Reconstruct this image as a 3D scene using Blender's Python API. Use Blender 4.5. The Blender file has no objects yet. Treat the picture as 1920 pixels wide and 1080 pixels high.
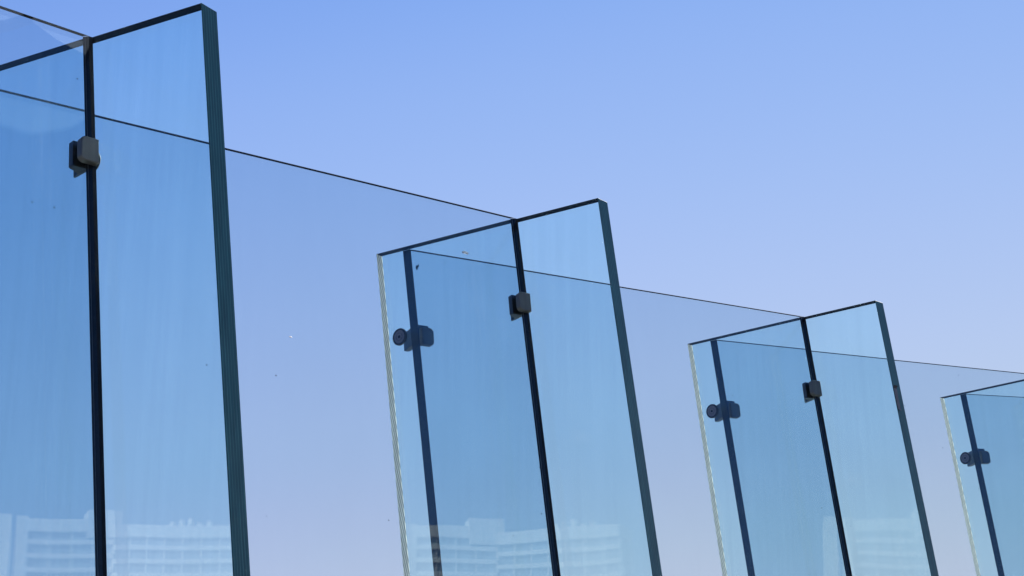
import bpy, bmesh, math, random
from mathutils import Vector, Matrix

C = bpy.context.scene.collection
SC = bpy.context.scene
random.seed(4)

# ------------------------------------------------------------------ camera
H = 1.82                      # height of the glass tops above the lens, metres
EYE = 1.60
PITCH, ROLL, FPX = 0.29108, -0.00631, 2834.2
cam_d = bpy.data.cameras.new('camera'); cam = bpy.data.objects.new('camera', cam_d); C.objects.link(cam)
cam_d.sensor_width = 36.0
cam_d.lens = 36.0 * FPX / 1920.0
cam_d.clip_start = 0.05; cam_d.clip_end = 8000.0
_rt = Vector((1, 0, 0)); _fw = Vector((0, math.cos(PITCH), math.sin(PITCH))); _up = Vector((0, -math.sin(PITCH), math.cos(PITCH)))
_r2 = math.cos(ROLL) * _rt + math.sin(ROLL) * _up; _u2 = -math.sin(ROLL) * _rt + math.cos(ROLL) * _up
cam.matrix_world = Matrix(((_r2.x, _u2.x, -_fw.x, 0), (_r2.y, _u2.y, -_fw.y, 0), (_r2.z, _u2.z, -_fw.z, EYE), (0, 0, 0, 1)))
SC.camera = cam

# ------------------------------------------------------------------ sky, sun, exposure
SUN_AZ, SUN_EL = math.radians(68.0), math.radians(33.0)      # azimuth counter-clockwise from +X
w = bpy.data.worlds.new('World'); SC.world = w; w.use_nodes = True
nt = w.node_tree; bg = nt.nodes['Background']
sky = nt.nodes.new('ShaderNodeTexSky'); sky.sky_type = 'NISHITA'; sky.sun_disc = False
sky.sun_elevation = SUN_EL; sky.sun_rotation = math.pi / 2 - SUN_AZ
sky.altitude = 0.0; sky.air_density = 1.2; sky.dust_density = 0.0; sky.ozone_density = 5.0
def _scale(src, f):
    v = nt.nodes.new('ShaderNodeVectorMath'); v.operation = 'SCALE'; v.inputs['Scale'].default_value = f
    nt.links.new(src, v.inputs[0]); return v.outputs[0]
cur = nt.nodes.new('ShaderNodeRGBCurve')
def _curve(i, pts):
    c = cur.mapping.curves[i]
    c.points[0].location = pts[0]; c.points[1].location = pts[-1]
    for p in pts[1:-1]: c.points.new(*p)
cur.mapping.use_clip = False
_curve(0, [(0, 0), (.09, .045), (.13, .125), (.166, .215), (.202, .308), (.303, .455), (.36, .495), (.45, .572), (.6, .66), (1, .72)])
_curve(1, [(0, 0), (.18, .15), (.316, .388), (.378, .475), (.547, .585), (.66, .618), (.8, .68), (1, .70)])
_curve(2, [(0, 0), (.20, .22), (.40, .52), (.59, .855), (.698, .895), (.88, .875), (.95, .84), (1.05, .80)])
cur.mapping.update()
nt.links.new(_scale(sky.outputs[0], 0.1), cur.inputs['Color'])
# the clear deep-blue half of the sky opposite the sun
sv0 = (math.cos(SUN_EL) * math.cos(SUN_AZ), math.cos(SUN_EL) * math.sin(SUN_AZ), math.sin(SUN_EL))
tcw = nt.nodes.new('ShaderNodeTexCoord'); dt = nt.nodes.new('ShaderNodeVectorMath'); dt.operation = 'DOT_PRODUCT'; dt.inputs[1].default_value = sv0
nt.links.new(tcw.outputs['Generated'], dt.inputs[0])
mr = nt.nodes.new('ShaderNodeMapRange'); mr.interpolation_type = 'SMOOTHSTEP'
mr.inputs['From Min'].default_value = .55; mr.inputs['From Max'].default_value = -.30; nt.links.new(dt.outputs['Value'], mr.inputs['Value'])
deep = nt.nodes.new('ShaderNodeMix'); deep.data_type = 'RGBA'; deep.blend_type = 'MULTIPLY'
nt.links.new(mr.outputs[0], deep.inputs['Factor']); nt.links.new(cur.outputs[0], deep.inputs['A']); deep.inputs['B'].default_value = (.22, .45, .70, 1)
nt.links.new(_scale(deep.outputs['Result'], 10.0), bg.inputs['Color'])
bg.inputs['Strength'].default_value = 0.05
sd = bpy.data.lights.new('sun', 'SUN'); sun = bpy.data.objects.new('sun', sd); C.objects.link(sun)
sd.energy = 5.0; sd.angle = math.radians(0.5); sd.color = (1.0, 0.94, 0.86)
sv = Vector((math.cos(SUN_EL) * math.cos(SUN_AZ), math.cos(SUN_EL) * math.sin(SUN_AZ), math.sin(SUN_EL)))
sun.rotation_euler = sv.to_track_quat('Z', 'Y').to_euler()
sun.location = sv * 50
SC.view_settings.view_transform = 'Standard'; SC.view_settings.look = 'None'
SC.view_settings.exposure = 1.0; SC.view_settings.gamma = 1.0
SC.render.engine = 'CYCLES'
SC.cycles.use_denoising = True
SC.cycles.max_bounces = 24; SC.cycles.transmission_bounces = 24; SC.cycles.glossy_bounces = 8
SC.cycles.transparent_max_bounces = 16
SC.cycles.sample_clamp_indirect = 12.0

# ------------------------------------------------------------------ materials
def mat(name):
    m = bpy.data.materials.new(name); m.use_nodes = True
    n = m.node_tree.nodes; n.clear()
    return m, n, m.node_tree.links
def principled(name, col, rough=0.5, metal=0.0, spec=0.5, noise=0.0, nscale=8.0, stretch=(1, 1, 1), bump=0.0):
    m, n, l = mat(name)
    out = n.new('ShaderNodeOutputMaterial'); p = n.new('ShaderNodeBsdfPrincipled'); l.new(p.outputs[0], out.inputs[0])
    p.inputs['Roughness'].default_value = rough; p.inputs['Metallic'].default_value = metal
    p.inputs['Specular IOR Level'].default_value = spec
    if noise > 0 or bump > 0:
        tc = n.new('ShaderNodeTexCoord'); mp = n.new('ShaderNodeMapping'); mp.inputs['Scale'].default_value = stretch
        l.new(tc.outputs['Object'], mp.inputs[0])
        nz = n.new('ShaderNodeTexNoise'); nz.inputs['Scale'].default_value = nscale; nz.inputs['Detail'].default_value = 5
        l.new(mp.outputs[0], nz.inputs['Vector'])
        r = n.new('ShaderNodeMapRange'); r.inputs['From Min'].default_value = .3; r.inputs['From Max'].default_value = .7
        r.inputs['To Min'].default_value = 1 - noise; r.inputs['To Max'].default_value = 1 + noise
        l.new(nz.outputs['Fac'], r.inputs['Value'])
        x = n.new('ShaderNodeMix'); x.data_type = 'RGBA'; x.blend_type = 'MULTIPLY'; x.inputs['Factor'].default_value = 1
        x.inputs['A'].default_value = (*col, 1); l.new(r.outputs[0], x.inputs['B']); l.new(x.outputs['Result'], p.inputs['Base Color'])
        if bump > 0:
            b = n.new('ShaderNodeBump'); b.inputs['Distance'].default_value = bump; l.new(nz.outputs['Fac'], b.inputs['Height']); l.new(b.outputs[0], p.inputs['Normal'])
    else:
        p.inputs['Base Color'].default_value = (*col, 1)
    return m

def math_node(n, l, op, a, b=None, c=None):
    m = n.new('ShaderNodeMath'); m.operation = op
    for i, v in enumerate((a, b, c)):
        if v is None: continue
        if isinstance(v, (int, float)): m.inputs[i].default_value = v
        else: l.new(v, m.inputs[i])
    return m.outputs[0]

def glass(name, tr, dust=0.05, wave=0.006, speck=True, refl_lines=False, refl=.85, streak=.5):
    """clear laminated glass: tinted refraction + mirror reflection, thin streaky dust film, a few dirt specks"""
    m, n, l = mat(name)
    out = n.new('ShaderNodeOutputMaterial')
    tc = n.new('ShaderNodeTexCoord'); oi = n.new('ShaderNodeObjectInfo')
    off = n.new('ShaderNodeVectorMath'); off.operation = 'ADD'
    sc = n.new('ShaderNodeVectorMath'); sc.operation = 'SCALE'; sc.inputs['Scale'].default_value = 1.0
    cx = n.new('ShaderNodeCombineXYZ')
    rnd = math_node(n, l, 'MULTIPLY', oi.outputs['Random'], 37.0)
    for i in range(3): l.new(rnd, cx.inputs[i])
    l.new(tc.outputs['Object'], off.inputs[0]); l.new(cx.outputs[0], off.inputs[1])
    P = off.outputs[0]
    rf = n.new('ShaderNodeBsdfRefraction'); rf.inputs['IOR'].default_value = 1.5; rf.inputs['Roughness'].default_value = 0
    rf.inputs['Color'].default_value = (*tr, 1)
    gl = n.new('ShaderNodeBsdfGlossy'); gl.inputs['Roughness'].default_value = 0.0; gl.inputs['Color'].default_value = (1, 1, 1, 1)
    nz = n.new('ShaderNodeTexNoise'); nz.inputs['Scale'].default_value = 1.6; nz.inputs['Detail'].default_value = 1.0; l.new(P, nz.inputs['Vector'])
    ge = n.new('ShaderNodeNewGeometry')
    ctr = n.new('ShaderNodeVectorMath'); ctr.operation = 'SUBTRACT'; ctr.inputs[1].default_value = (.5, .5, .5); l.new(nz.outputs['Color'], ctr.inputs[0])
    amp = n.new('ShaderNodeVectorMath'); amp.operation = 'SCALE'; amp.inputs['Scale'].default_value = wave; l.new(ctr.outputs[0], amp.inputs[0])
    sm = n.new('ShaderNodeVectorMath'); sm.operation = 'ADD'; l.new(ge.outputs['Normal'], sm.inputs[0]); l.new(amp.outputs[0], sm.inputs[1])
    nm = n.new('ShaderNodeVectorMath'); nm.operation = 'NORMALIZE'; l.new(sm.outputs[0], nm.inputs[0]); l.new(nm.outputs[0], gl.inputs['Normal'])
    fr = n.new('ShaderNodeFresnel'); fr.inputs['IOR'].default_value = 1.5
    mx = n.new('ShaderNodeMixShader'); l.new(math_node(n, l, 'MULTIPLY', fr.outputs[0], math_node(n, l, 'ADD', refl, math_node(n, l, 'MULTIPLY', ge.outputs['Backfacing'], 1 - refl))), mx.inputs[0]); l.new(rf.outputs[0], mx.inputs[1]); l.new(gl.outputs[0], mx.inputs[2])
    # dust
    mp = n.new('ShaderNodeMapping'); mp.inputs['Scale'].default_value = (34, 34, 0.9); l.new(P, mp.inputs[0])
    st = n.new('ShaderNodeTexNoise'); st.inputs['Scale'].default_value = 1.0; st.inputs['Detail'].default_value = 4.0; st.inputs['Roughness'].default_value = .6; l.new(mp.outputs[0], st.inputs['Vector'])
    cl = n.new('ShaderNodeTexNoise'); cl.inputs['Scale'].default_value = 3.0; cl.inputs['Detail'].default_value = 5.0; l.new(P, cl.inputs['Vector'])
    s1 = n.new('ShaderNodeMapRange'); s1.inputs['From Min'].default_value = .35; s1.inputs['From Max'].default_value = .75; s1.inputs['To Min'].default_value = .0; s1.inputs['To Max'].default_value = 3.0; l.new(st.outputs['Fac'], s1.inputs['Value'])
    s2 = n.new('ShaderNodeMapRange'); s2.inputs['From Min'].default_value = .3; s2.inputs['From Max'].default_value = .7; s2.inputs['To Min'].default_value = .6; s2.inputs['To Max'].default_value = 1.4; l.new(cl.outputs['Fac'], s2.inputs['Value'])
    f = math_node(n, l, 'MULTIPLY', math_node(n, l, 'MULTIPLY', s1.outputs[0], s2.outputs[0]), dust)
    sv_ = n.new('ShaderNodeMapRange'); sv_.inputs['From Min'].default_value = .3; sv_.inputs['From Max'].default_value = .7; sv_.inputs['To Min'].default_value = 1 - .045 * streak; sv_.inputs['To Max'].default_value = 1 + .035 * streak; l.new(st.outputs['Fac'], sv_.inputs['Value'])
    cv_ = n.new('ShaderNodeMapRange'); cv_.inputs['From Min'].default_value = .3; cv_.inputs['From Max'].default_value = .7; cv_.inputs['To Min'].default_value = 1 - .03 * streak; cv_.inputs['To Max'].default_value = 1 + .025 * streak; l.new(cl.outputs['Fac'], cv_.inputs['Value'])
    tv = n.new('ShaderNodeMix'); tv.data_type = 'RGBA'; tv.blend_type = 'MULTIPLY'; tv.inputs['Factor'].default_value = 1; tv.inputs['A'].default_value = (*tr, 1)
    l.new(math_node(n, l, 'MULTIPLY', sv_.outputs[0], cv_.outputs[0]), tv.inputs['B']); l.new(tv.outputs['Result'], rf.inputs['Color'])
    if refl_lines:
        # two thin pale lines down every fin, reflections painted in, parallel to its leaning edges
        sx = n.new('ShaderNodeSeparateXYZ'); l.new(tc.outputs['Object'], sx.inputs[0])
        xl = math_node(n, l, 'ADD', sx.outputs['X'], math_node(n, l, 'MULTIPLY', sx.outputs['Z'], 0.13295))
        acc = None
        for pos, wid, amt in ((-.588, .0040, .042), (-.622, .0055, .026), (-.604, .020, .010)):
            r1 = n.new('ShaderNodeMapRange'); r1.interpolation_type = 'SMOOTHSTEP'
            r1.inputs['From Min'].default_value = wid; r1.inputs['From Max'].default_value = 0; r1.inputs['To Min'].default_value = 0; r1.inputs['To Max'].default_value = amt
            l.new(math_node(n, l, 'ABSOLUTE', math_node(n, l, 'SUBTRACT', xl, pos)), r1.inputs['Value'])
            acc = r1.outputs[0] if acc is None else math_node(n, l, 'ADD', acc, r1.outputs[0])
        f = math_node(n, l, 'ADD', f, math_node(n, l, 'MULTIPLY', acc, s2.outputs[0]))
    df = n.new('ShaderNodeBsdfDiffuse'); df.inputs['Color'].default_value = (.62, .66, .68, 1)
    tl = n.new('ShaderNodeBsdfTranslucent'); tl.inputs['Color'].default_value = (.62, .66, .68, 1)
    dm = n.new('ShaderNodeMixShader'); dm.inputs[0].default_value = .5; l.new(df.outputs[0], dm.inputs[1]); l.new(tl.outputs[0], dm.inputs[2])
    f = math_node(n, l, 'MINIMUM', f, 1.0)
    m2 = n.new('ShaderNodeMixShader'); l.new(f, m2.inputs[0]); l.new(mx.outputs[0], m2.inputs[1]); l.new(dm.outputs[0], m2.inputs[2])
    last = m2.outputs[0]
    if speck:
        sxz = n.new('ShaderNodeSeparateXYZ'); l.new(P, sxz.inputs[0]); mp2 = n.new('ShaderNodeCombineXYZ'); l.new(math_node(n, l, 'MULTIPLY', sxz.outputs['X'], 6.0), mp2.inputs[0]); l.new(math_node(n, l, 'MULTIPLY', sxz.outputs['Z'], 5.0), mp2.inputs[1])
        vo = n.new('ShaderNodeTexVoronoi'); vo.voronoi_dimensions = '2D'; vo.inputs['Scale'].default_value = 1.0; l.new(mp2.outputs[0], vo.inputs['Vector'])
        sp = n.new('ShaderNodeSeparateColor'); l.new(vo.outputs['Color'], sp.inputs[0])
        rad = math_node(n, l, 'MULTIPLY', math_node(n, l, 'GREATER_THAN', sp.outputs[0], .70), math_node(n, l, 'MULTIPLY', math_node(n, l, 'POWER', sp.outputs[1], 2.0), .016))
        hit = math_node(n, l, 'LESS_THAN', vo.outputs['Distance'], rad)
        dk = n.new('ShaderNodeBsdfDiffuse'); dk.inputs['Color'].default_value = (.02, .04, .06, 1)
        m3 = n.new('ShaderNodeMixShader'); l.new(math_node(n, l, 'MULTIPLY', math_node(n, l, 'MULTIPLY', hit, .6), math_node(n, l, 'SUBTRACT', 1.0, ge.outputs['Backfacing'])), m3.inputs[0]); l.new(last, m3.inputs[1]); l.new(dk.outputs[0], m3.inputs[2])
        last = m3.outputs[0]
    l.new(last, out.inputs[0])
    return m

def edge_mat(name, col, line, rough, plies, thick, frac=.1, translucent=0.0, noise=.15, gloss=.35, slant=0.0):
    """laminated glass edge: ply stripes across the thickness (object Y)"""
    m, n, l = mat(name)
    out = n.new('ShaderNodeOutputMaterial')
    tc = n.new('ShaderNodeTexCoord'); sp = n.new('ShaderNodeSeparateXYZ'); l.new(tc.outputs['Object'], sp.inputs[0])
    q = math_node(n, l, 'FRACT', math_node(n, l, 'ADD', math_node(n, l, 'MULTIPLY', sp.outputs['Y'], plies / thick), math_node(n, l, 'MULTIPLY', sp.outputs['Z'], slant)))
    d = math_node(n, l, 'ABSOLUTE', math_node(n, l, 'SUBTRACT', q, .5))
    hit = n.new('ShaderNodeMapRange'); hit.inputs['From Min'].default_value = frac; hit.inputs['From Max'].default_value = frac * .3; l.new(d, hit.inputs['Value'])
    mp = n.new('ShaderNodeMapping'); mp.inputs['Scale'].default_value = (60, 160, 2.0); l.new(tc.outputs['Object'], mp.inputs[0])
    nz = n.new('ShaderNodeTexNoise'); nz.inputs['Scale'].default_value = 1.0; nz.inputs['Detail'].default_value = 4; l.new(mp.outputs[0], nz.inputs['Vector'])
    r = n.new('ShaderNodeMapRange'); r.inputs['From Min'].default_value = .3; r.inputs['From Max'].default_value = .7; r.inputs['To Min'].default_value = 1 - noise; r.inputs['To Max'].default_value = 1 + noise; l.new(nz.outputs['Fac'], r.inputs['Value'])
    x = n.new('ShaderNodeMix'); x.data_type = 'RGBA'; x.inputs['A'].default_value = (*col, 1); x.inputs['B'].default_value = (*line, 1); l.new(hit.outputs[0], x.inputs['Factor'])
    y = n.new('ShaderNodeMix'); y.data_type = 'RGBA'; y.blend_type = 'MULTIPLY'; y.inputs['Factor'].default_value = 1; l.new(x.outputs['Result'], y.inputs['A']); l.new(r.outputs[0], y.inputs['B'])
    p = n.new('ShaderNodeBsdfPrincipled'); p.inputs['Roughness'].default_value = rough; p.inputs['Specular IOR Level'].default_value = gloss
    l.new(y.outputs['Result'], p.inputs['Base Color'])
    last = p.outputs[0]
    if translucent > 0:
        t = n.new('ShaderNodeBsdfTranslucent'); l.new(y.outputs['Result'], t.inputs['Color'])
        mx = n.new('ShaderNodeMixShader'); mx.inputs[0].default_value = translucent; l.new(last, mx.inputs[1]); l.new(t.outputs[0], mx.inputs[2]); last = mx.outputs[0]
    l.new(last, out.inputs[0])
    return m

T = 0.03298 * H               # fin thickness
TP = 0.031                    # panel thickness
M_FIN = glass('fin_glass', (.863, .975, .984), dust=.003, refl_lines=True, refl=.66, streak=.42)
M_PANEL = glass('panel_glass', (.868, .922, .950), dust=.002, refl=.92, streak=.15)
M_TOP = edge_mat('polished_top_edge', (.002, .005, .008), (.003, .007, .010), .6, 5, T, gloss=.05)  # near-black colour stands in for internal reflection seen from below
M_NOSE = edge_mat('unlit_front_edge', (.016, .080, .088), (.055, .165, .175), .3, 6, T, frac=.12, gloss=.22, noise=.28)  # same glass as the rear edge, painted in its unlit dark tone
M_TAIL = edge_mat('sunlit_rear_edge', (.76, .75, .66), (.20, .23, .21), .6, 3, T, frac=.30, translucent=.55, noise=.2, slant=20)  # same glass as the front edge, sunlight put into the pale colour
M_SEAL = principled('black_silicone', (.004, .005, .007), rough=.4, spec=.25, noise=.3, nscale=40)
M_GLINT = principled('arris_glint', (.22, .24, .26), rough=.3, metal=.6)  # pale strip in the joint, a painted glint of the panel arris
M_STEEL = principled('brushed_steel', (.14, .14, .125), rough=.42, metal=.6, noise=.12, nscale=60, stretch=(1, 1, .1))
M_STEEL_REAR = principled('darkened_steel', (.060, .062, .060), rough=.45, metal=.4, noise=.12, nscale=60)  # same jaw steel, colour darkened for clamps seen through the fins
M_STEEL_DK = principled('dark_steel', (.035, .038, .040), rough=.4, metal=.5, noise=.15, nscale=50)
M_CAP = principled('cap_steel', (.19, .18, .18), rough=.4, metal=.4, noise=.1, nscale=40)
M_HOLE = principled('socket_hole', (.006, .006, .008), rough=.6)
M_PAVE = principled('paving', (.22, .21, .20), rough=.8, noise=.2, nscale=.6, bump=.002)
M_WHITE = principled('white_render', (.80, .76, .70), rough=.8, noise=.06, nscale=.25)
M_BAND = principled('window_band', (.20, .25, .28), rough=.25, noise=.15, nscale=.4)
M_WIN = principled('window_glass', (.28, .33, .37), rough=.3, noise=.35, nscale=.3)

# ------------------------------------------------------------------ helpers
def obj(name, bm, mats, parent=None, recalc=True):
    if recalc: bmesh.ops.recalc_face_normals(bm, faces=bm.faces)
    me = bpy.data.meshes.new(name); bm.to_mesh(me); bm.free()
    for m in (mats if isinstance(mats, (list, tuple)) else [mats]): me.materials.append(m)
    o = bpy.data.objects.new(name, me); C.objects.link(o)
    if parent: o.parent = parent
    return o
def tag(o, label, cat, group=None, kind=None):
    if label: o['label'] = label
    if cat: o['category'] = cat
    if group: o['group'] = group
    if kind: o['kind'] = kind
    return o
def empty(name, mw):
    o = bpy.data.objects.new(name, None); C.objects.link(o); o.matrix_world = mw; o.empty_display_size = .1
    return o
def quad(bm, pts, mi=0):
    f = bm.faces.new([bm.verts.new(p) for p in pts]); f.material_index = mi
    return f
def copy_tree(o, parent=None):
    c = o.copy(); C.objects.link(c)
    if parent: c.parent = parent
    for ch in [x for x in bpy.data.objects if x.parent == o]: copy_tree(ch, c)
    return c
def rounded_prism(bm, x0, x1, z0, z1, y0, y1, radii, bev=.0015, mi=0, seg=6):
    """rounded rectangle in XZ (radii: bottom-x0, bottom-x1, top-x1, top-x0) extruded over Y, with a small edge chamfer"""
    def outline(ins):
        pts = []
        for (cx, cz, a0), r in zip(((x0, z0, 180), (x1, z0, 270), (x1, z1, 0), (x0, z1, 90)), radii):
            r = max(r, .0012); sx = 1 if cx == x0 else -1; sz = 1 if cz == z0 else -1
            for k in range(seg + 1):
                a = math.radians(a0 + 90 * k / seg)
                pts.append((cx + sx * r + (r - ins) * math.cos(a), cz + sz * r + (r - ins) * math.sin(a)))
        return pts
    rings = []
    for y, ins in ((y0, bev), (y0 + bev, 0), (y1 - bev, 0), (y1, bev)):
        rings.append([bm.verts.new((p[0], y, p[1])) for p in outline(ins)])
    n = len(rings[0])
    for a, b in zip(rings, rings[1:]):
        for i in range(n):
            f = bm.faces.new((a[i], a[(i + 1) % n], b[(i + 1) % n], b[i])); f.material_index = mi
    for r in (rings[0], rings[-1]):
        f = bm.faces.new(r); f.material_index = mi
def lathe(bm, prof, mi_of=lambda k: 0, seg=40):
    """profile [(radius, y)] spun about Y"""
    rings = []
    for r, y in prof:
        rings.append([bm.verts.new((r * math.cos(2 * math.pi * k / seg), y, r * math.sin(2 * math.pi * k / seg))) for k in range(seg)] if r > 1e-6 else [bm.verts.new((0, y, 0))])
    for k, (a, b) in enumerate(zip(rings, rings[1:])):
        for i in range(seg):
            j = (i + 1) % seg
            if len(b) == 1: vs = (a[i], a[j], b[0])
            elif len(a) == 1: vs = (a[0], b[j], b[i])
            else: vs = (a[i], a[j], b[j], b[i])
            f = bm.faces.new(vs); f.material_index = mi_of(k); f.smooth = False

# ------------------------------------------------------------------ setting
bm = bmesh.new()
quad(bm, [(-3000, -3000, 0), (3000, -3000, 0), (3000, 3000, 0), (-3000, 3000, 0)])
tag(obj('ground', bm, M_PAVE), None, None, kind='structure')

# ------------------------------------------------------------------ the curved row of glass fins
ZT = EYE + H
LEAN = 0.13295
DEPTH = 0.5790 * H
FANG = [-0.52695, -0.52695 - .13023, -0.52695 - .26307, -0.52695 - .39852]
FPOS = []
_p = Vector((-0.43531, 1.92555)); _rot = 0.0
for k in range(4):
    FPOS.append(_p.copy() * H)
    s = Vector((0.60026, 0.80893))
    _p = _p + Vector((math.cos(_rot) * s.x - math.sin(_rot) * s.y, math.sin(_rot) * s.x + math.cos(_rot) * s.y))
    _rot += -(.13023 + k * .00261)
for k, dg in ((1, .47), (2, -.05)):        # small setting-out errors of single fins, turned about their middle
    mid = FPOS[k] - Vector((math.cos(FANG[k]), math.sin(FANG[k]))) * DEPTH / 2
    FANG[k] += math.radians(dg); FPOS[k] = mid + Vector((math.cos(FANG[k]), math.sin(FANG[k]))) * DEPTH / 2
LB = [0.5 * H, 0.5004 * H, 0.4991 * H, 0.4999 * H]
LCN = [0.2100 * H, 0.1938 * H, 0.1998 * H, 0.203 * H]

def fin_mw(k):
    a = FANG[k]; u = Vector((math.cos(a), math.sin(a), 0))
    base = Vector((FPOS[k].x, FPOS[k].y, 0)) + u * LEAN * ZT
    return Matrix.Translation(base) @ Matrix.Rotation(a, 4, 'Z')
def fin_pt(k, l, back, z):
    """point on fin k at distance l behind its nose, on its front (0) or back (1) face, at height z"""
    return fin_mw(k) @ Vector((-LEAN * z - l, T * back, z))

# fin: local x along the fin (nose at 0, tail at -DEPTH), y through its thickness, z up; x slides with height (the lean)
def fx(x, y, z): return (x - LEAN * z, y, z)
ch = .0016
def make_fin():
    t = empty('glass_fin', fin_mw(0))
    bm = bmesh.new()
    a = -ch; b = -DEPTH + ch; zt = ZT - ch
    for y, rev in ((0, False), (T, True)):
        p = [fx(b, y, .02), fx(a, y, .02), fx(a, y, zt), fx(b, y, zt)]
        quad(bm, p[::-1] if rev else p)
    bmesh.ops.remove_doubles(bm, verts=bm.verts, dist=1e-6)
    obj('glass_pane', bm, M_FIN, t, recalc=False)
    def strip(name, m, prof, close=None):
        bm = bmesh.new()
        for p, q in zip(prof, prof[1:]): quad(bm, [p[0], q[0], q[1], p[1]])
        if close: quad(bm, close)
        bmesh.ops.remove_doubles(bm, verts=bm.verts, dist=1e-6)
        return obj(name, bm, m, t, recalc=False)
    def vert(x, y, ztop=ZT): return (fx(x, y, .02), fx(x, y, ztop))
    strip('front_edge', M_NOSE, [vert(-ch, 0, ZT - ch), vert(0, ch, ZT - ch), vert(0, T - ch, ZT - ch), vert(-ch, T, ZT - ch)])
    strip('rear_edge', M_TAIL, [vert(-DEPTH + ch, 0, ZT - ch), vert(-DEPTH, ch, ZT - ch), vert(-DEPTH, T - ch, ZT - ch), vert(-DEPTH + ch, T, ZT - ch)][::-1])
    bm = bmesh.new()
    lo = [fx(-DEPTH + ch, 0, ZT - ch), fx(-ch, 0, ZT - ch), fx(0, ch, ZT - ch), fx(0, T - ch, ZT - ch), fx(-ch, T, ZT - ch), fx(-DEPTH + ch, T, ZT - ch), fx(-DEPTH, T - ch, ZT - ch), fx(-DEPTH, ch, ZT - ch)]
    hi = [fx(-DEPTH + ch, ch, ZT), fx(-ch, ch, ZT), fx(-ch, T - ch, ZT), fx(-DEPTH + ch, T - ch, ZT)]
    L = [bm.verts.new(p) for p in lo]; U = [bm.verts.new(p) for p in hi]
    bm.faces.new(U)
    for i, (p, q, r, s) in enumerate(((0, 1, 1, 0), (2, 3, 2, 1), (4, 5, 3, 2), (6, 7, 0, 3))): bm.faces.new((L[p], L[q], U[r], U[s]))
    for p, q, r in ((1, 2, 1), (3, 4, 2), (5, 6, 3), (7, 0, 0)): bm.faces.new((L[p], L[q], U[r]))
    obj('top_edge', bm, M_TOP, t)
    bm = bmesh.new(); rounded_prism(bm, -DEPTH - .01, .01, 0, .16, -.012, -.0005, (.004,) * 4); rounded_prism(bm, -DEPTH - .01, .01, 0, .16, T + .0005, T + .012, (.004,) * 4)
    for v in bm.verts: v.co.x -= LEAN * v.co.z
    obj('base_shoe', bm, M_STEEL_DK, t)
    return t
GF = 'glass fins in a curved row'
fin_labels = ['nearest tall glass fin, its head cut by the left edge of the picture',
              'glass fin in the middle, with a striped pale rear edge and a bolt cap',
              'smaller glass fin with a grey sticker on its front edge',
              'farthest glass fin, cut off by the right edge of the picture']
fin0 = make_fin(); fins = [fin0]
for k in range(1, 4): fins.append(copy_tree(fin0))
for k, f in enumerate(fins):
    f.matrix_world = fin_mw(k); tag(f, fin_labels[k], 'glass fin', GF)

# ------------------------------------------------------------------ wall panels between the fins
GAP_F, GAP_E = .005, .011       # silicone widths where a panel leaves a fin and where it arrives
def _meet(N, d, fn, fc, z):
    """plan point at height z on the plane N.X = d and on the vertical plane fn.(x, y) = fc"""
    a, b, c, e = N.x, N.y, fn.x, fn.y
    r0, r1 = d - N.z * z, fc; D = a * e - b * c
    return Vector(((r0 * e - b * r1) / D, (a * r1 - c * r0) / D, z))
def panel_frame(k):
    """near-face edges (start, end) of the panel between the back of fin k and the front of fin k+1, its plane and axes"""
    if k < 0:
        E = fin_pt(0, LCN[0], 0, ZT); F = E + Matrix.Rotation(.1302, 3, 'Z') @ (fin_pt(0, LB[0], 1, ZT) - fin_pt(1, LCN[1], 0, ZT))
        ka, kb = None, 0
    elif k == 3:
        F = fin_pt(3, LB[3], 1, ZT); E = F + Matrix.Rotation(-.1354, 3, 'Z') @ (fin_pt(3, LCN[3], 0, ZT) - fin_pt(2, LB[2], 1, ZT))
        ka, kb = 3, None
    else:
        F = fin_pt(k, LB[k], 1, ZT); E = fin_pt(k + 1, LCN[k + 1], 0, ZT); ka, kb = k, k + 1
    p = (E - F).normalized(); q = Vector((p.y, -p.x, 0))
    a = FANG[max(k, 0)] if k in (-1, 3) else (FANG[k] + FANG[k + 1]) / 2
    lean = Vector((-LEAN * math.cos(a), -LEAN * math.sin(a), 1))
    N = lean.cross(p).normalized()
    if N.dot(q) < 0: N = -N
    def edge(P, kk, back, side, off=0.0, gap=0.0):
        """edge line on the plane moved by off along N; gap keeps clear of the fin"""
        if kk is None: fn = Vector((p.x, p.y)); fc = fn.dot(Vector((P.x, P.y))) + side * gap
        else:
            X = fin_pt(kk, 0, back, 0); u = FANG[kk]; fn = Vector((-math.sin(u), math.cos(u))); fc = fn.dot(Vector((X.x, X.y))) + (gap if back else -gap)
        return lambda z: _meet(N, N.dot(F) + off, fn, fc, z)
    return p, q, N, (lambda off=0.0, gap=0.0: edge(F, ka, 1, 1, off, gap)), (lambda off=0.0, gap=0.0: edge(E, kb, 0, -1, off, gap))
PZT = ZT - .002
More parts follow.
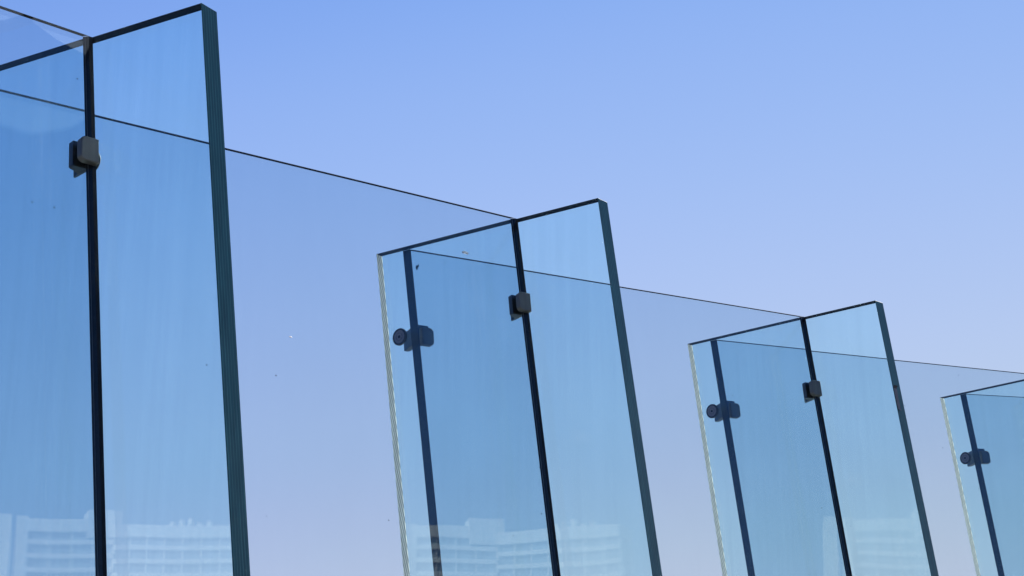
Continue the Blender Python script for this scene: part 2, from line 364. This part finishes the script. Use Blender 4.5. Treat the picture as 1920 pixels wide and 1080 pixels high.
def make_panel(k):
    p, q, N, fe, ee = panel_frame(k)
    gf = 0 if k < 0 else GAP_F; ge = 0 if k == 3 else GAP_E
    base = (fe()(0) + ee()(0)) / 2
    t = empty('glass_screen', Matrix.Translation(base))
    R = lambda v: v - base
    def ring(z): return [fe(0, gf)(z), ee(0, ge)(z), ee(-TP, ge)(z), fe(-TP, gf)(z)]
    lo, hi = ring(.02), ring(PZT)
    bm = bmesh.new()
    quad(bm, [R(x) for x in (lo[0], lo[1], hi[1], hi[0])]); quad(bm, [R(x) for x in (lo[2], lo[3], hi[3], hi[2])])
    bm.normal_update()
    fs = list(bm.faces)
    if fs[0].normal.dot(N) < 0: fs[0].normal_flip()
    if fs[1].normal.dot(N) > 0: fs[1].normal_flip()
    obj('glass_pane', bm, M_PANEL, t, recalc=False)
    bm = bmesh.new()
    c = .0012
    up = [x + Vector((0, 0, c)) for x in hi]; up[0] = up[0] - q * c; up[1] = up[1] - q * c; up[2] = up[2] + q * c; up[3] = up[3] + q * c
    quad(bm, [R(x) for x in up]); quad(bm, [R(x) for x in (hi[0], hi[1], up[1], up[0])]); quad(bm, [R(x) for x in (hi[2], hi[3], up[3], up[2])])
    if k < 0: quad(bm, [R(x) for x in (lo[3], lo[0], hi[0], hi[3])])
    if k == 3: quad(bm, [R(x) for x in (lo[1], lo[2], hi[2], hi[1])])
    bmesh.ops.remove_doubles(bm, verts=bm.verts, dist=1e-6)
    obj('top_edge', bm, M_TOP, t)
    for end, mk in (('f', fe), ('e', ee)):
        if (k < 0 and end == 'f') or (k == 3 and end == 'e'): continue
        bm = bmesh.new()
        GAP = GAP_F if end == 'f' else GAP_E
        cuts = [0, .62, .70, 1.0] if end == 'e' else [0, 1.0]
        mis = [0, 1, 0]
        def P(u, g, z): return R(mk(-TP * u, g)(z))
        for i, (u0, u1) in enumerate(zip(cuts, cuts[1:])):
            quad(bm, [P(u0, GAP, .02), P(u1, GAP, .02), P(u1, GAP, PZT), P(u0, GAP, PZT)], mis[i])
        g0 = .0004
        quad(bm, [P(0, g0, .02), P(0, GAP, .02), P(0, GAP, PZT), P(0, g0, PZT)])
        quad(bm, [P(1, g0, .02), P(1, GAP, .02), P(1, GAP, PZT), P(1, g0, PZT)])
        quad(bm, [P(0, g0, .02), P(1, g0, .02), P(1, g0, PZT), P(0, g0, PZT)])
        quad(bm, [P(0, g0, PZT), P(1, g0, PZT), P(1, GAP, PZT), P(0, GAP, PZT)])
        bmesh.ops.remove_doubles(bm, verts=bm.verts, dist=1e-6)
        obj('sealant_joint', bm, [M_SEAL, M_GLINT], t)
    return t
panel_labels = {-1: 'glass wall panel at the left edge, its top sloping down to the nearest fin',
                0: 'wide glass wall panel from behind the nearest fin to the middle fin',
                1: 'glass wall panel between the middle fin and the fin with a sticker',
                2: 'glass wall panel from the fin with a sticker to the farthest fin',
                3: 'glass wall panel starting behind the farthest fin, cut by the right edge'}
for k in range(-1, 4):
    tag(make_panel(k), panel_labels[k], 'glass panel', 'glass wall panels between the fins')

# ------------------------------------------------------------------ clamps
CH2 = .037      # half height of a clamp
def make_clamp(kfin, side, zc, label):
    """side 'e': on the front face of the fin (panel arrives there); 'f': on its back face (panel leaves)"""
    k = kfin - 1 if side == 'e' else kfin
    p, q, N, fe, ee = panel_frame(k)
    A0 = ee() if side == 'e' else fe()
    z0 = ZT - zc
    O = A0(z0)
    out = -p if side == 'e' else p
    wv = (A0(z0 + .1) - A0(z0 - .1)).normalized()
    yv = q
    # orthonormal frame: x = out, z = up the panel, y = q tilted
    zz = (wv - out * wv.dot(out)).normalized(); yy = zz.cross(out)
    if yy.dot(q) < 0: yy = -yy
    mw = Matrix((( out.x, yy.x, zz.x, O.x), (out.y, yy.y, zz.y, O.y), (out.z, yy.z, zz.z, O.z), (0, 0, 0, 1)))
    mirrored = mw.to_3x3().determinant() < 0
    t = empty('glass_clamp', Matrix.Translation(O))
    inv = mw.to_3x3()
    def put(name, bm, m):
        for v in bm.verts: v.co = inv @ v.co
        return obj(name, bm, m, t)
    r = .016; x0, x1 = .004, .056
    bm = bmesh.new(); rounded_prism(bm, x0, x1, -CH2, CH2 - .004, .0008, .024, (.002, r, r, .002), bev=.003)
    put('near_jaw', bm, M_STEEL if side == 'e' else M_STEEL_REAR)
    # far jaw: an angle bracket, wide where it is bolted to the fin, hollowed between its two legs
    ft = .026 if side == 'f' else 0.0
    sec = [(.0008, -TP - .0008), (.0008, -TP - .066 - ft), (.003, -TP - .069 - ft), (.009 + ft * .3, -TP - .069 - ft), (.011 + ft * .5, -TP - .066 - ft * .8)]
    for i in range(9):
        a = math.radians(90 * i / 8); sec.append((.011 + ft * .5 + (.040 - ft * .5) * (1 - math.cos(a)), -TP - .064 - ft * .7 + (.040 + ft * .7) * math.sin(a)))
    sec += [(.054, -TP - .024), (x1, -TP - .021), (x1, -TP - .0008)]
    bm = bmesh.new()
    zo = .024 if side == 'f' else 0.0
    bot = [bm.verts.new((x, y, -CH2 + zo)) for x, y in sec]; top = [bm.verts.new((x, y, CH2 - .002 + zo)) for x, y in sec]
    bm.faces.new(bot); bm.faces.new(top)
    for i in range(len(sec)): bm.faces.new((bot[i], bot[(i + 1) % len(sec)], top[(i + 1) % len(sec)], top[i]))
    bmesh.ops.bevel(bm, geom=[e for e in bm.edges if abs(e.verts[0].co.z - e.verts[1].co.z) < 1e-6], offset=.002, segments=2, affect='EDGES')
    put('far_jaw', bm, M_STEEL_DK)
    # bolt cap on the other face of the fin
    a = FANG[kfin]; u = Vector((math.cos(a), math.sin(a), 0)); nn = Vector((-u.y, u.x, 0))
    fz = O.z
    lbase = LCN[kfin] if side == 'e' else LB[kfin]
    face = 1 if side == 'e' else 0
    lc = lbase + TP / abs(u.dot(q)) + (.021 if side == 'e' else .024)
    ctr = fin_pt(kfin, lc, face, fz + .002)
    ax = nn if side == 'e' else -nn
    lean_up = Vector((-LEAN * u.x, -LEAN * u.y, 1)).normalized()
    lean_up = (lean_up - ax * lean_up.dot(ax)).normalized(); xx = lean_up.cross(ax)
    rot = Matrix(((xx.x, ax.x, lean_up.x), (xx.y, ax.y, lean_up.y), (xx.z, ax.z, lean_up.z)))
    R0 = .0335
    prof = [(R0, .0004), (R0, .006), (R0 - .002, .009), (R0 - .006, .009), (R0 - .008, .0075), (.0152, .0072), (.0149, .0062), (.0140, .0062), (.0137, .0074), (.0058, .0074), (.0055, .003), (0, .003)]
    mi = [2, 2, 2, 2, 0, 2, 2, 2, 0, 1, 1]
    bm = bmesh.new(); lathe(bm, prof, lambda i: mi[i])
    for v in bm.verts: v.co = rot @ v.co + (ctr - O)
    obj('bolt_cap', bm, [M_CAP, M_HOLE, M_STEEL_DK], t)
    return tag(t, label, 'glass clamp', 'metal clamps holding the panels to the fins')
make_clamp(0, 'e', .1920 * H, 'metal clamp on the black joint of the nearest fin')
make_clamp(1, 'f', .1973 * H, 'metal clamp with round bolt cap near the rear edge of the middle fin')
make_clamp(1, 'e', .1830 * H, 'square metal clamp on the black joint across the middle fin, no bolt cap in front')
make_clamp(2, 'f', .1942 * H, 'metal clamp with round bolt cap near the rear edge of the fin with a sticker')
make_clamp(2, 'e', .1886 * H, 'square metal clamp on the black joint across the fin with a sticker')
make_clamp(3, 'f', .2003 * H, 'metal clamp with round bolt cap on the farthest fin at the right edge')

# ------------------------------------------------------------------ office block behind the viewer, seen mirrored in the fins
def polar(deg, r): a = math.radians(deg); return Vector((r * math.cos(a), r * math.sin(a), 0))
def make_block():
    t = empty('office_building', Matrix.Translation(polar(-165.7, 374)))
    base = polar(-165.7, 374)
    def slab(bm, A, B, z0, z1, d0, d1, mi=0):
        """wall piece from A to B (plan), z0..z1, between depths d0 (front) and d1 (rear) measured away from the viewer"""
        n = Vector((-(B - A).y, (B - A).x, 0)).normalized()
        if n.dot((A + B) / 2) < 0: n = -n
        vs = []
        for z in (z0, z1):
            for P, d in ((A, d0), (B, d0), (B, d1), (A, d1)):
                vs.append(bm.verts.new(P + n * d - base + Vector((0, 0, z))))
        for i in ((0, 1, 2, 3), (4, 5, 6, 7), (0, 1, 5, 4), (1, 2, 6, 5), (2, 3, 7, 6), (3, 0, 4, 7)):
            bm.faces.new([vs[j] for j in i]).material_index = mi
    bend, left, right = polar(-165.7, 374), polar(-168.85, 374), polar(-161.2, 365)
    HT = EYE + 50.6; FH = 3.2
    HT0 = HT
    for name, A, B, HT in (('wing', left, bend, HT0 + 1.3), ('wing', bend, right, HT0)):
        core = bmesh.new(); slab(core, A, B, 0, HT - 2.9, .8, 14)
        wing = obj(name, core, M_WIN, t)
        bm = bmesh.new(); slab(bm, A, B, HT - 2.9, HT, -.3, 14.2); obj('parapet', bm, M_WHITE, wing)
        bm = bmesh.new()
        z = HT - 2.9 - 1.9
        nb = 0
        while z > 4:
            slab(bm, A, B, z - 1.05, z, -.1, .9); z -= FH; nb += 1
        obj('floor_band', bm, M_WHITE, wing)
        bm = bmesh.new(); L = (B - A).length; nbay = int(L / 4.2)
        for i in range(nbay + 1):
            s = (B - A).normalized(); P = A + s * (L * i / nbay)
            slab(bm, P - s * .18, P + s * .18, 0, HT - 2.95, .35, .85)
        obj('pier', bm, M_WHITE, wing)
    bm = bmesh.new(); a0, a1 = polar(-166.75, 374), polar(-165.45, 375); slab(bm, a0, a1, HT - 3, HT + 3.4, -.9, 9); obj('stair_tower', bm, M_WHITE, t)
    bm = bmesh.new(); slab(bm, polar(-169.25, 374), left, 0, HT + 1.8, -.2, 14); obj('end_pier', bm, M_WHITE, t)
    bm = bmesh.new(); slab(bm, polar(-169.95, 376), polar(-169.42, 376), 0, HT + 2.4, -.2, 10); obj('end_pier', bm, M_WHITE, t)
    bm = bmesh.new()
    for i in range(5):
        b = polar(-163.4 + i * .33, 372); slab(bm, b, b + Vector((.8, .9, 0)), HT, HT + 1.2 + .5 * (i % 3), 0, 1)
    obj('roof_vent', bm, M_WHITE, t)
    return tag(t, 'white office block with window bands and a stair tower, mirrored in the fins', 'building')
make_block()

# ------------------------------------------------------------------ small marks on the glass
def leaf_patch(name, mw, pts, m, bulge=.0012):
    """a small irregular blob lying on a surface: outline pts in the local XY plane, thickness towards +Z"""
    bm = bmesh.new()
    n = len(pts); cx = sum(p[0] for p in pts) / n; cy = sum(p[1] for p in pts) / n
    rings = []
    for k, hgt in ((1.0, .0002), (.8, .7), (.45, 1.0)):
        rings.append([bm.verts.new((cx + (x - cx) * k, cy + (y - cy) * k, hgt * bulge if k < 1 else .0002)) for x, y in pts])
    top = bm.verts.new((cx, cy, bulge * 1.05))
    for a, b in zip(rings, rings[1:]):
        for i in range(n): bm.faces.new((a[i], a[(i + 1) % n], b[(i + 1) % n], b[i]))
    for i in range(n): bm.faces.new((rings[-1][i], rings[-1][(i + 1) % n], top))
    bm.faces.new(rings[0][::-1])
    o = obj(name, bm, m); o.matrix_world = mw
    return o
M_SMUT = principled('dark_smut', (.015, .030, .036), rough=.8)
M_SPOT, _n, _l = mat('white_spot')
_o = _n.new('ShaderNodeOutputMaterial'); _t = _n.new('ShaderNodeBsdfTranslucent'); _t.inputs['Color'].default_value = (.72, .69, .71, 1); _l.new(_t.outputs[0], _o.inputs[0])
M_STICK = principled('grey_sticker', (.10, .10, .115), rough=.6, noise=.2, nscale=60)
M_STICKD = principled('sticker_curl', (.03, .03, .036), rough=.7)
def on_fin(k, l, back, z):
    P = fin_pt(k, l, back, z); a = FANG[k]
    x = Vector((math.cos(a), math.sin(a), 0)); nn = Vector((-x.y, x.x, 0)) * (1 if back else -1)
    up = Vector((-LEAN * x.x, -LEAN * x.y, 1)).normalized(); xx = up.cross(nn)
    return Matrix(((xx.x, up.x, nn.x, P.x), (xx.y, up.y, nn.y, P.y), (xx.z, up.z, nn.z, P.z), (0, 0, 0, 1)))
def on_panel(k, s, drop):
    p, q, N, fe, ee = panel_frame(k); P = fe()(ZT - drop).lerp(ee()(ZT - drop), s)
    x = p; up = N.cross(x)
    if up.z < 0: up = -up; x = -x
    P = P - N * TP; N = -N; x = -x      # stuck on the far, sunny face
    return Matrix(((x.x, up.x, N.x, P.x), (x.y, up.y, N.y, P.y), (x.z, up.z, N.z, P.z), (0, 0, 0, 1)))
tag(leaf_patch('dirt_smut', on_fin(1, LB[1] - .030, 1, ZT - .083), [(-.007, .012), (-.001, .007), (.005, .011), (.008, .002), (.005, -.008), (.001, -.011), (-.003, -.003), (-.009, .003)], M_SMUT),
    'small dark smut on the middle fin just under its top, beside the rear joint', 'dirt spot')
def blob(rx, ry, n=12): return [(rx * math.cos(2 * math.pi * i / n) * random.uniform(.8, 1.15), ry * math.sin(2 * math.pi * i / n) * random.uniform(.8, 1.15)) for i in range(n)]
tag(leaf_patch('glass_spot', on_panel(0, .877, .175), blob(.016, .0055), M_SPOT), 'oval white spot on the wide panel, before the top of the middle fin', 'white spot')  # small white blob on the panel
tag(leaf_patch('glass_spot', on_panel(0, .508, .60), blob(.0055, .003), M_SPOT), 'tiny white spot out in the middle of the wide glass panel against the sky', 'white spot')
# sticker on the front edge of the third fin, top end curling off
def make_sticker():
    mw = fin_mw(2); zt = ZT - .212 * H; zb = ZT - .272 * H
    t = bpy.data.objects.new('sticker', None); C.objects.link(t); t.matrix_world = mw
    def strip(name, rows, m):
        bm = bmesh.new(); prev = None; th = .0007
        rr = []
        for z, o, y0, y1 in rows:
            x = -LEAN * z
            rr.append([bm.verts.new(v) for v in ((x + o, y0, z), (x + o, y1, z), (x + o + th, y1, z), (x + o + th, y0, z))])
        for a, b in zip(rr, rr[1:]):
            for i in range(4): bm.faces.new((a[i], a[(i + 1) % 4], b[(i + 1) % 4], b[i]))
        bm.faces.new(rr[0]); bm.faces.new(rr[-1])
        return obj(name, bm, m, t)
    strip('backing', [(zb, .004, .003, .026), (zb + .008, .0012, .003, .025), (zb + .05, .0006, .002, .024), (zt - .012, .0008, .002, .026)], M_STICK)
    strip('curled_end', [(zt - .0118, .0008, .001, .027), (zt - .004, .003, .001, .028), (zt, .0075, .002, .029)], M_STICKD)
    return tag(t, 'grey sticker peeling off the front edge of the third glass fin', 'sticker')
make_sticker()

# ------------------------------------------------------------------ white membrane canopy to the right, out of the picture, mirrored in the near panels
def make_canopy():
    Z = 12.0
    m, n, l = mat('white_membrane'); out = n.new('ShaderNodeOutputMaterial')
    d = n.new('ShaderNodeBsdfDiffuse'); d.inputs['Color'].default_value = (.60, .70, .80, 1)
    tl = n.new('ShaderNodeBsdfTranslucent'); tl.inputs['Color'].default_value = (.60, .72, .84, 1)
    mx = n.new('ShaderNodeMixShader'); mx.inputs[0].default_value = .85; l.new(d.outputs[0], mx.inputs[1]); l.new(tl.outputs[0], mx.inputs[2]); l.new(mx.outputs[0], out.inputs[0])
    far = [(-88, 38.0), (-58, 37.0), (-37, 36.0), (-33.8, 35.45), (-32.4, 35.1), (-30.3, 35.45), (-27, 37.2), (-19.5, 38.0), (-17.7, 38.1), (-16.3, 38.5), (-15.1, 37.8), (-13, 36.8), (-6, 36.3), (22, 37.5)]
    P = []
    for az, el in far:
        r = Z / math.tan(math.radians(el)); ox, oy, oz = (-1.24, 3.55, 3.38) if az > -25 else (-1.40, 4.10, 3.33)
        P.append(Vector((ox + r * math.cos(math.radians(az)), oy + r * math.sin(math.radians(az)), Z + oz)))
    B = [Vector((-1.33 + (p.x + 1.33) * .62, 3.8 + (p.y - 3.8) * .62, p.z + .4)) for p in P]
    t = empty('membrane_canopy', Matrix.Translation(Vector((9, -5, 0)))); O = Vector((9, -5, 0))
    bm = bmesh.new()
    for i in range(len(P) - 1):
        for s0, s1 in ((0, .5), (.5, 1)):
            f = lambda a, b, s: a.lerp(b, s) - O
            quad(bm, [f(P[i], B[i], s0), f(P[i + 1], B[i + 1], s0), f(P[i + 1], B[i + 1], s1), f(P[i], B[i], s1)])
    bmesh.ops.remove_doubles(bm, verts=bm.verts, dist=1e-5)
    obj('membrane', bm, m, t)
    def beam(a, b, w, h, name):
        bm = bmesh.new(); d = (b - a).normalized(); sd = d.cross(Vector((0, 0, 1))).normalized() * w / 2; up = Vector((0, 0, h / 2)) if abs(d.z) < .9 else d.cross(sd).normalized() * h / 2
        vs = [bm.verts.new(p + i * sd + j * up - O) for p in (a, b) for i, j in ((-1, -1), (1, -1), (1, 1), (-1, 1))]
        for i in ((0, 1, 2, 3), (7, 6, 5, 4), (0, 4, 5, 1), (1, 5, 6, 2), (2, 6, 7, 3), (3, 7, 4, 0)): bm.faces.new([vs[j] for j in i])
        return obj(name, bm, M_STEEL, t)
    for s in (.015, .035):
        for i in range(6, 9): beam(P[i].lerp(B[i], s) - Vector((0, 0, .06)), P[i + 1].lerp(B[i + 1], s) - Vector((0, 0, .06)), .05, .08, 'edge_cable')
    for q in (P[0].lerp(B[0], .03), P[0].lerp(B[0], .9), P[1].lerp(B[1], .03), P[-1].lerp(B[-1], .03)):
        q = q.copy(); bm = bmesh.new()
        bmesh.ops.create_cone(bm, cap_ends=True, segments=16, radius1=.14, radius2=.09, depth=q.z, matrix=Matrix.Translation(Vector((q.x, q.y, q.z / 2)) - O))
        obj('post', bm, M_STEEL, t)
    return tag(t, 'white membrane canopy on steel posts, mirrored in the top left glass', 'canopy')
make_canopy()
